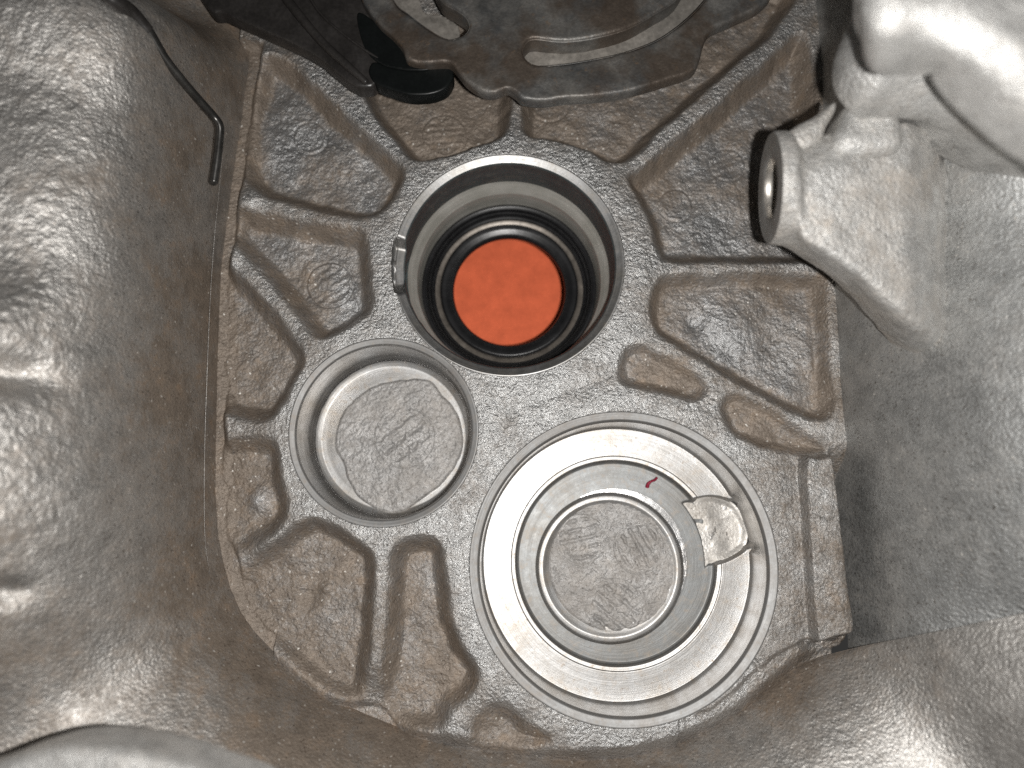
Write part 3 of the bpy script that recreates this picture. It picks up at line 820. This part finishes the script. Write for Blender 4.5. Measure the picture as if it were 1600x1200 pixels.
pillow('neck', [(1300, 214), (1308, 196), (1318, 172), (1330, 160), (1370, 170), (1400, 190), (1400, 240), (1330, 250), (1300, 236)], 300, 22, 22, 50, M_near, housing, step=2.0, stain=.3, seed=6)
# near flange at the lower left corner
pillow('flange_edge', [(-200, 1250), (-60, 1212), (20, 1182), (100, 1162), (180, 1164), (260, 1180), (330, 1204), (420, 1250), (480, 1400), (100, 1500), (-250, 1450)], 400, 14, 14, 60, M_near, housing, step=4, stain=.25, seed=12)

# ------------------------------------------------------------------ oil seal and orange card
cs = W(799, 455, -128)
seal = thing('oil_seal', 'black rubber oil seal ring around the orange disc in the upper bore', 'oil seal', (cs[0], cs[1], -150))
sR = c1[2] - 31
cs = np.array([c1[0], c1[1]])
lathe('outer_ring', cs[0], cs[1], dense([(sR + 3, -142), (sR + .5, -139), (sR - 4, -138), (sR - 9, -141), (sR - 11, -147), (sR - 14, -149), (sR - 17, -155), (sR - 22, -158), (sR - 24, -172)], 1.5, 1.2), M_black, seal, 256)
lathe('steel_band', cs[0], cs[1], dense([(sR - 20, -160), (sR - 24, -160.5), (131, -162), (124, -166), (118, -170)], 2, 1), M_seal_band, seal, 200)
lathe('inner_lip', cs[0], cs[1], dense([(130, -172), (128.5, -158), (125, -155), (118, -156), (109, -160), (105.5, -163), (103.5, -168), (105, -176), (113, -192)], 1.5, 1.5), M_black, seal, 256)
co = W(798, 459, -300)
th = np.linspace(0, 2 * pi, 96, endpoint=False)
rows = []
for r, zz in ((.5, -300), (60, -300), (118, -300), (146, -300), (147, -301), (147, -305), (142, -306)):
    rows.append(np.stack([co[0] + r * np.cos(th), co[1] + r * np.sin(th), np.full(96, zz)], 1))
tag(mesh('orange_disc', np.concatenate(rows), grid_quads(len(rows), 96, True), M_orange, None, origin=(co[0], co[1], -306)), 'flat orange disc seen through the black seal ring', 'disc')

# ------------------------------------------------------------------ slotted steel plate at the top
HP = 95.0
plate_px = [(500, -160), (556, -30), (566, 0), (590, 34), (612, 54), (627, 72), (636, 92), (660, 98), (688, 97), (704, 99), (716, 112), (730, 128), (752, 142), (772, 146), (792, 139), (806, 146), (818, 155), (850, 157), (886, 153),
            (930, 150), (985, 142), (1040, 126), (1086, 108), (1100, 70), (1112, 46), (1150, 28), (1192, 8), (1215, -30), (1240, -160), (900, -220)]
slot1 = spline(W2([(596, -60), (616, 0), (640, 22), (672, 46), (700, 60), (722, 56), (733, 42), (728, 26), (712, 14), (690, 0), (668, -40), (630, -90)], HP), 90)
slot2 = spline(W2([(817, 78), (822, 92), (840, 101), (880, 99), (930, 91), (985, 78), (1040, 54), (1094, 8), (1130, -50), (1100, -80), (1062, -8), (1020, 22), (980, 44), (930, 58), (880, 64), (836, 60), (822, 66)], HP), 110)
plP = spline(W2(plate_px, HP), 260)
ctrp = px(840, -420)
def plate_z(x, y, d):
    z_ = HP - 6 * (1 - np.sqrt(1 - (1 - np.clip(d / 6, 0, 1)) ** 2)) + 2.0 * fbm(x, y, wl=50, oct=3, seed=6)
    q = np.hypot(x - ctrp[0], y - ctrp[1]); q0 = np.hypot(*(px(840, 4) - ctrp))
    z_ = z_ - 8 * ss(q0 + 8 - q, 0, 10)
    z_ = z_ - 5 * np.exp(-((q - q0 + 4) / 4.0) ** 2)
    return z_
plate = thing('slotted_plate', 'stained grey steel plate with two curved slots above the upper bore', 'steel plate', (0, W(800, 60, HP)[1], HP - 20))
hf_mesh('plate_body', plP, 2.4, plate_z, M_steel, plate, skirt=16, stain=.3, holes=(slot1, slot2))
# cut walls of the slots: thick pale sides and a darker sloping floor
def slot_wall(P, mat, drop, inset):
    n = len(P); c = P.mean(0)
    Tn = np.roll(P, -1, 0) - np.roll(P, 1, 0); Tn /= np.linalg.norm(Tn, axis=1, keepdims=True)
    A = np.stack([Tn[:, 1], -Tn[:, 0]], 1)
    if sdf_poly(np.array([P[0, 0] + A[0, 0] * 2]), np.array([P[0, 1] + A[0, 1] * 2]), P)[0] < 0: A = -A
    rows = [np.concatenate([P - A * 1.0, np.full((n, 1), HP - 3.0)], 1)]
    for t in np.linspace(0, 1, 8): rows.append(np.concatenate([P + A * inset * t, np.full((n, 1), HP - 2 - drop * t)], 1))
    return mesh('slot_wall', np.concatenate(rows), grid_quads(len(rows), n, True), mat, plate)
slot_wall(slot1, M_steel, 34, 1)
slot_wall(slot2, M_steel, 34, 1)
carrier = W2([(560, -140), (560, -20), (600, 6), (640, 40), (680, 64), (712, 62), (716, 40), (690, 22), (660, 14), (640, -60)], HP - 40)
hf_mesh('inner_flange', spline(carrier, 60), 4, lambda x, y, d: HP - 44 + 0 * x + 1.5 * fbm(x, y, wl=20, seed=3), M_steel_cut, plate, skirt=10, stain=.5)
carrier2 = W2([(800, 70), (815, 92), (845, 104), (905, 100), (985, 80), (1050, 54), (1110, 10), (1150, -40), (1130, -90), (1070, -40), (1030, 10), (960, 40), (880, 64)], HP - 34)
hf_mesh('inner_flange', spline(carrier2, 80), 4, lambda x, y, d: HP - 34 + 0 * x + 1.0 * fbm(x, y, wl=20, seed=5), M_steel_cut, plate, skirt=10, stain=.5)

# ------------------------------------------------------------------ black baffle with ridge and hook
HB = 70.0
baf = thing('plastic_baffle', 'black plastic baffle with a hooked end beside the steel plate', 'oil baffle', (W(500, 60, HB)[0], W(500, 60, HB)[1], HB - 20))
bp = spline(W2([(240, -160), (316, 0), (350, 20), (400, 42), (450, 64), (492, 86), (520, 108), (548, 130), (566, 136), (584, 132), (592, 112), (600, 92), (604, 60), (586, 30), (566, -6), (540, -60), (480, -180)], HB), 160)
hf_mesh('baffle_panel', bp, 2.6, lambda x, y, d: HB - 4 * (1 - np.clip(d / 5, 0, 1)) ** 2 + 10 * ss(seg_dist(x, y, [px(700, 60)]*2) * 0 + d, 20, 60) + .8 * fbm(x, y, wl=30, seed=4), M_plastic, baf, skirt=26)
tube('ridge', [W(430, -30, HB + 14), W(452, 4, HB + 13), (W(500, 62, HB + 12)), W(540, 100, HB + 8), W(574, 130, HB + 2)], [9, 8, 7, 7, 5], M_plastic, baf, n=120, seg=16)
tube('ridge', [W(470, -30, HB + 16), W(500, 20, HB + 15), W(548, 62, HB + 12), W(592, 92, HB + 6)], [2.5, 2.2, 2, 2], M_plastic, baf, n=80, seg=10)
hk = spline(W2([(584, 96), (612, 104), (640, 109), (664, 108), (682, 98), (697, 95), (707, 106), (707, 122), (696, 138), (672, 147), (640, 148), (612, 140), (588, 130), (576, 112)], HB + 6), 120)
hf_mesh('hook_lip', hk, 2.0, lambda x, y, d: HB + 6 - 3 * (1 - np.sqrt(1 - (1 - np.clip(d / 5, 0, 1)) ** 2)), M_hook, baf, skirt=26)
hb = spline(W2([(560, 20), (600, 46), (622, 66), (634, 88), (652, 100), (684, 98), (664, 109), (620, 106), (592, 96), (568, 70)], HB + 8), 80)
hf_mesh('hook_web', hb, 2.4, lambda x, y, d: HB + 8 + 0 * x, M_hook, baf, skirt=30)

# ------------------------------------------------------------------ bent rod at the left
rod = thing('bent_rod', 'thin dark steel rod bent at its lower end beside the left wall', 'rod', W(338, 240, 70))
RP = [W(120, -60, 300), W(172, -4, 270), W(205, 20, 240), W(232, 50, 215), W(258, 92, 185), W(290, 132, 150), W(318, 164, 118), W(334, 182, 100), W(343, 196, 92), W(343, 214, 86), W(339, 250, 78), W(333, 290, 70)]
tube('rod_body', RP, [8.5, 8.5, 8.5, 8, 7, 6.6, 6.6, 6.6, 6.6, 6.8, 7, 7], M_rod, rod, n=260, seg=20)
tube('rubber_sleeve', RP[:4], [12, 12, 11, 9], M_plastic, rod, n=80, seg=20)

# ------------------------------------------------------------------ fibres
fb = [W(1011, 762, zg + 4), W(1013, 756, zg + 7), W(1018, 752, zg + 9), W(1023, 750, zg + 12), W(1027, 746, zg + 16)]
tag(tube('red_fibre', fb, [3.4, 3.0, 2.0, 2.2, 1.8], M_fibre, None, n=50, seg=10), 'short dark red fibre lying in the widest bore', 'fibre')
hf = [W(1300, 441, 8), W(1303, 437, 16), W(1303, 432, 24)]
tag(tube('pale_fibre', hf, .8, M_hair, None, n=24, seg=6), 'tiny pale fibre at the edge of the screw boss shadow', 'fibre')
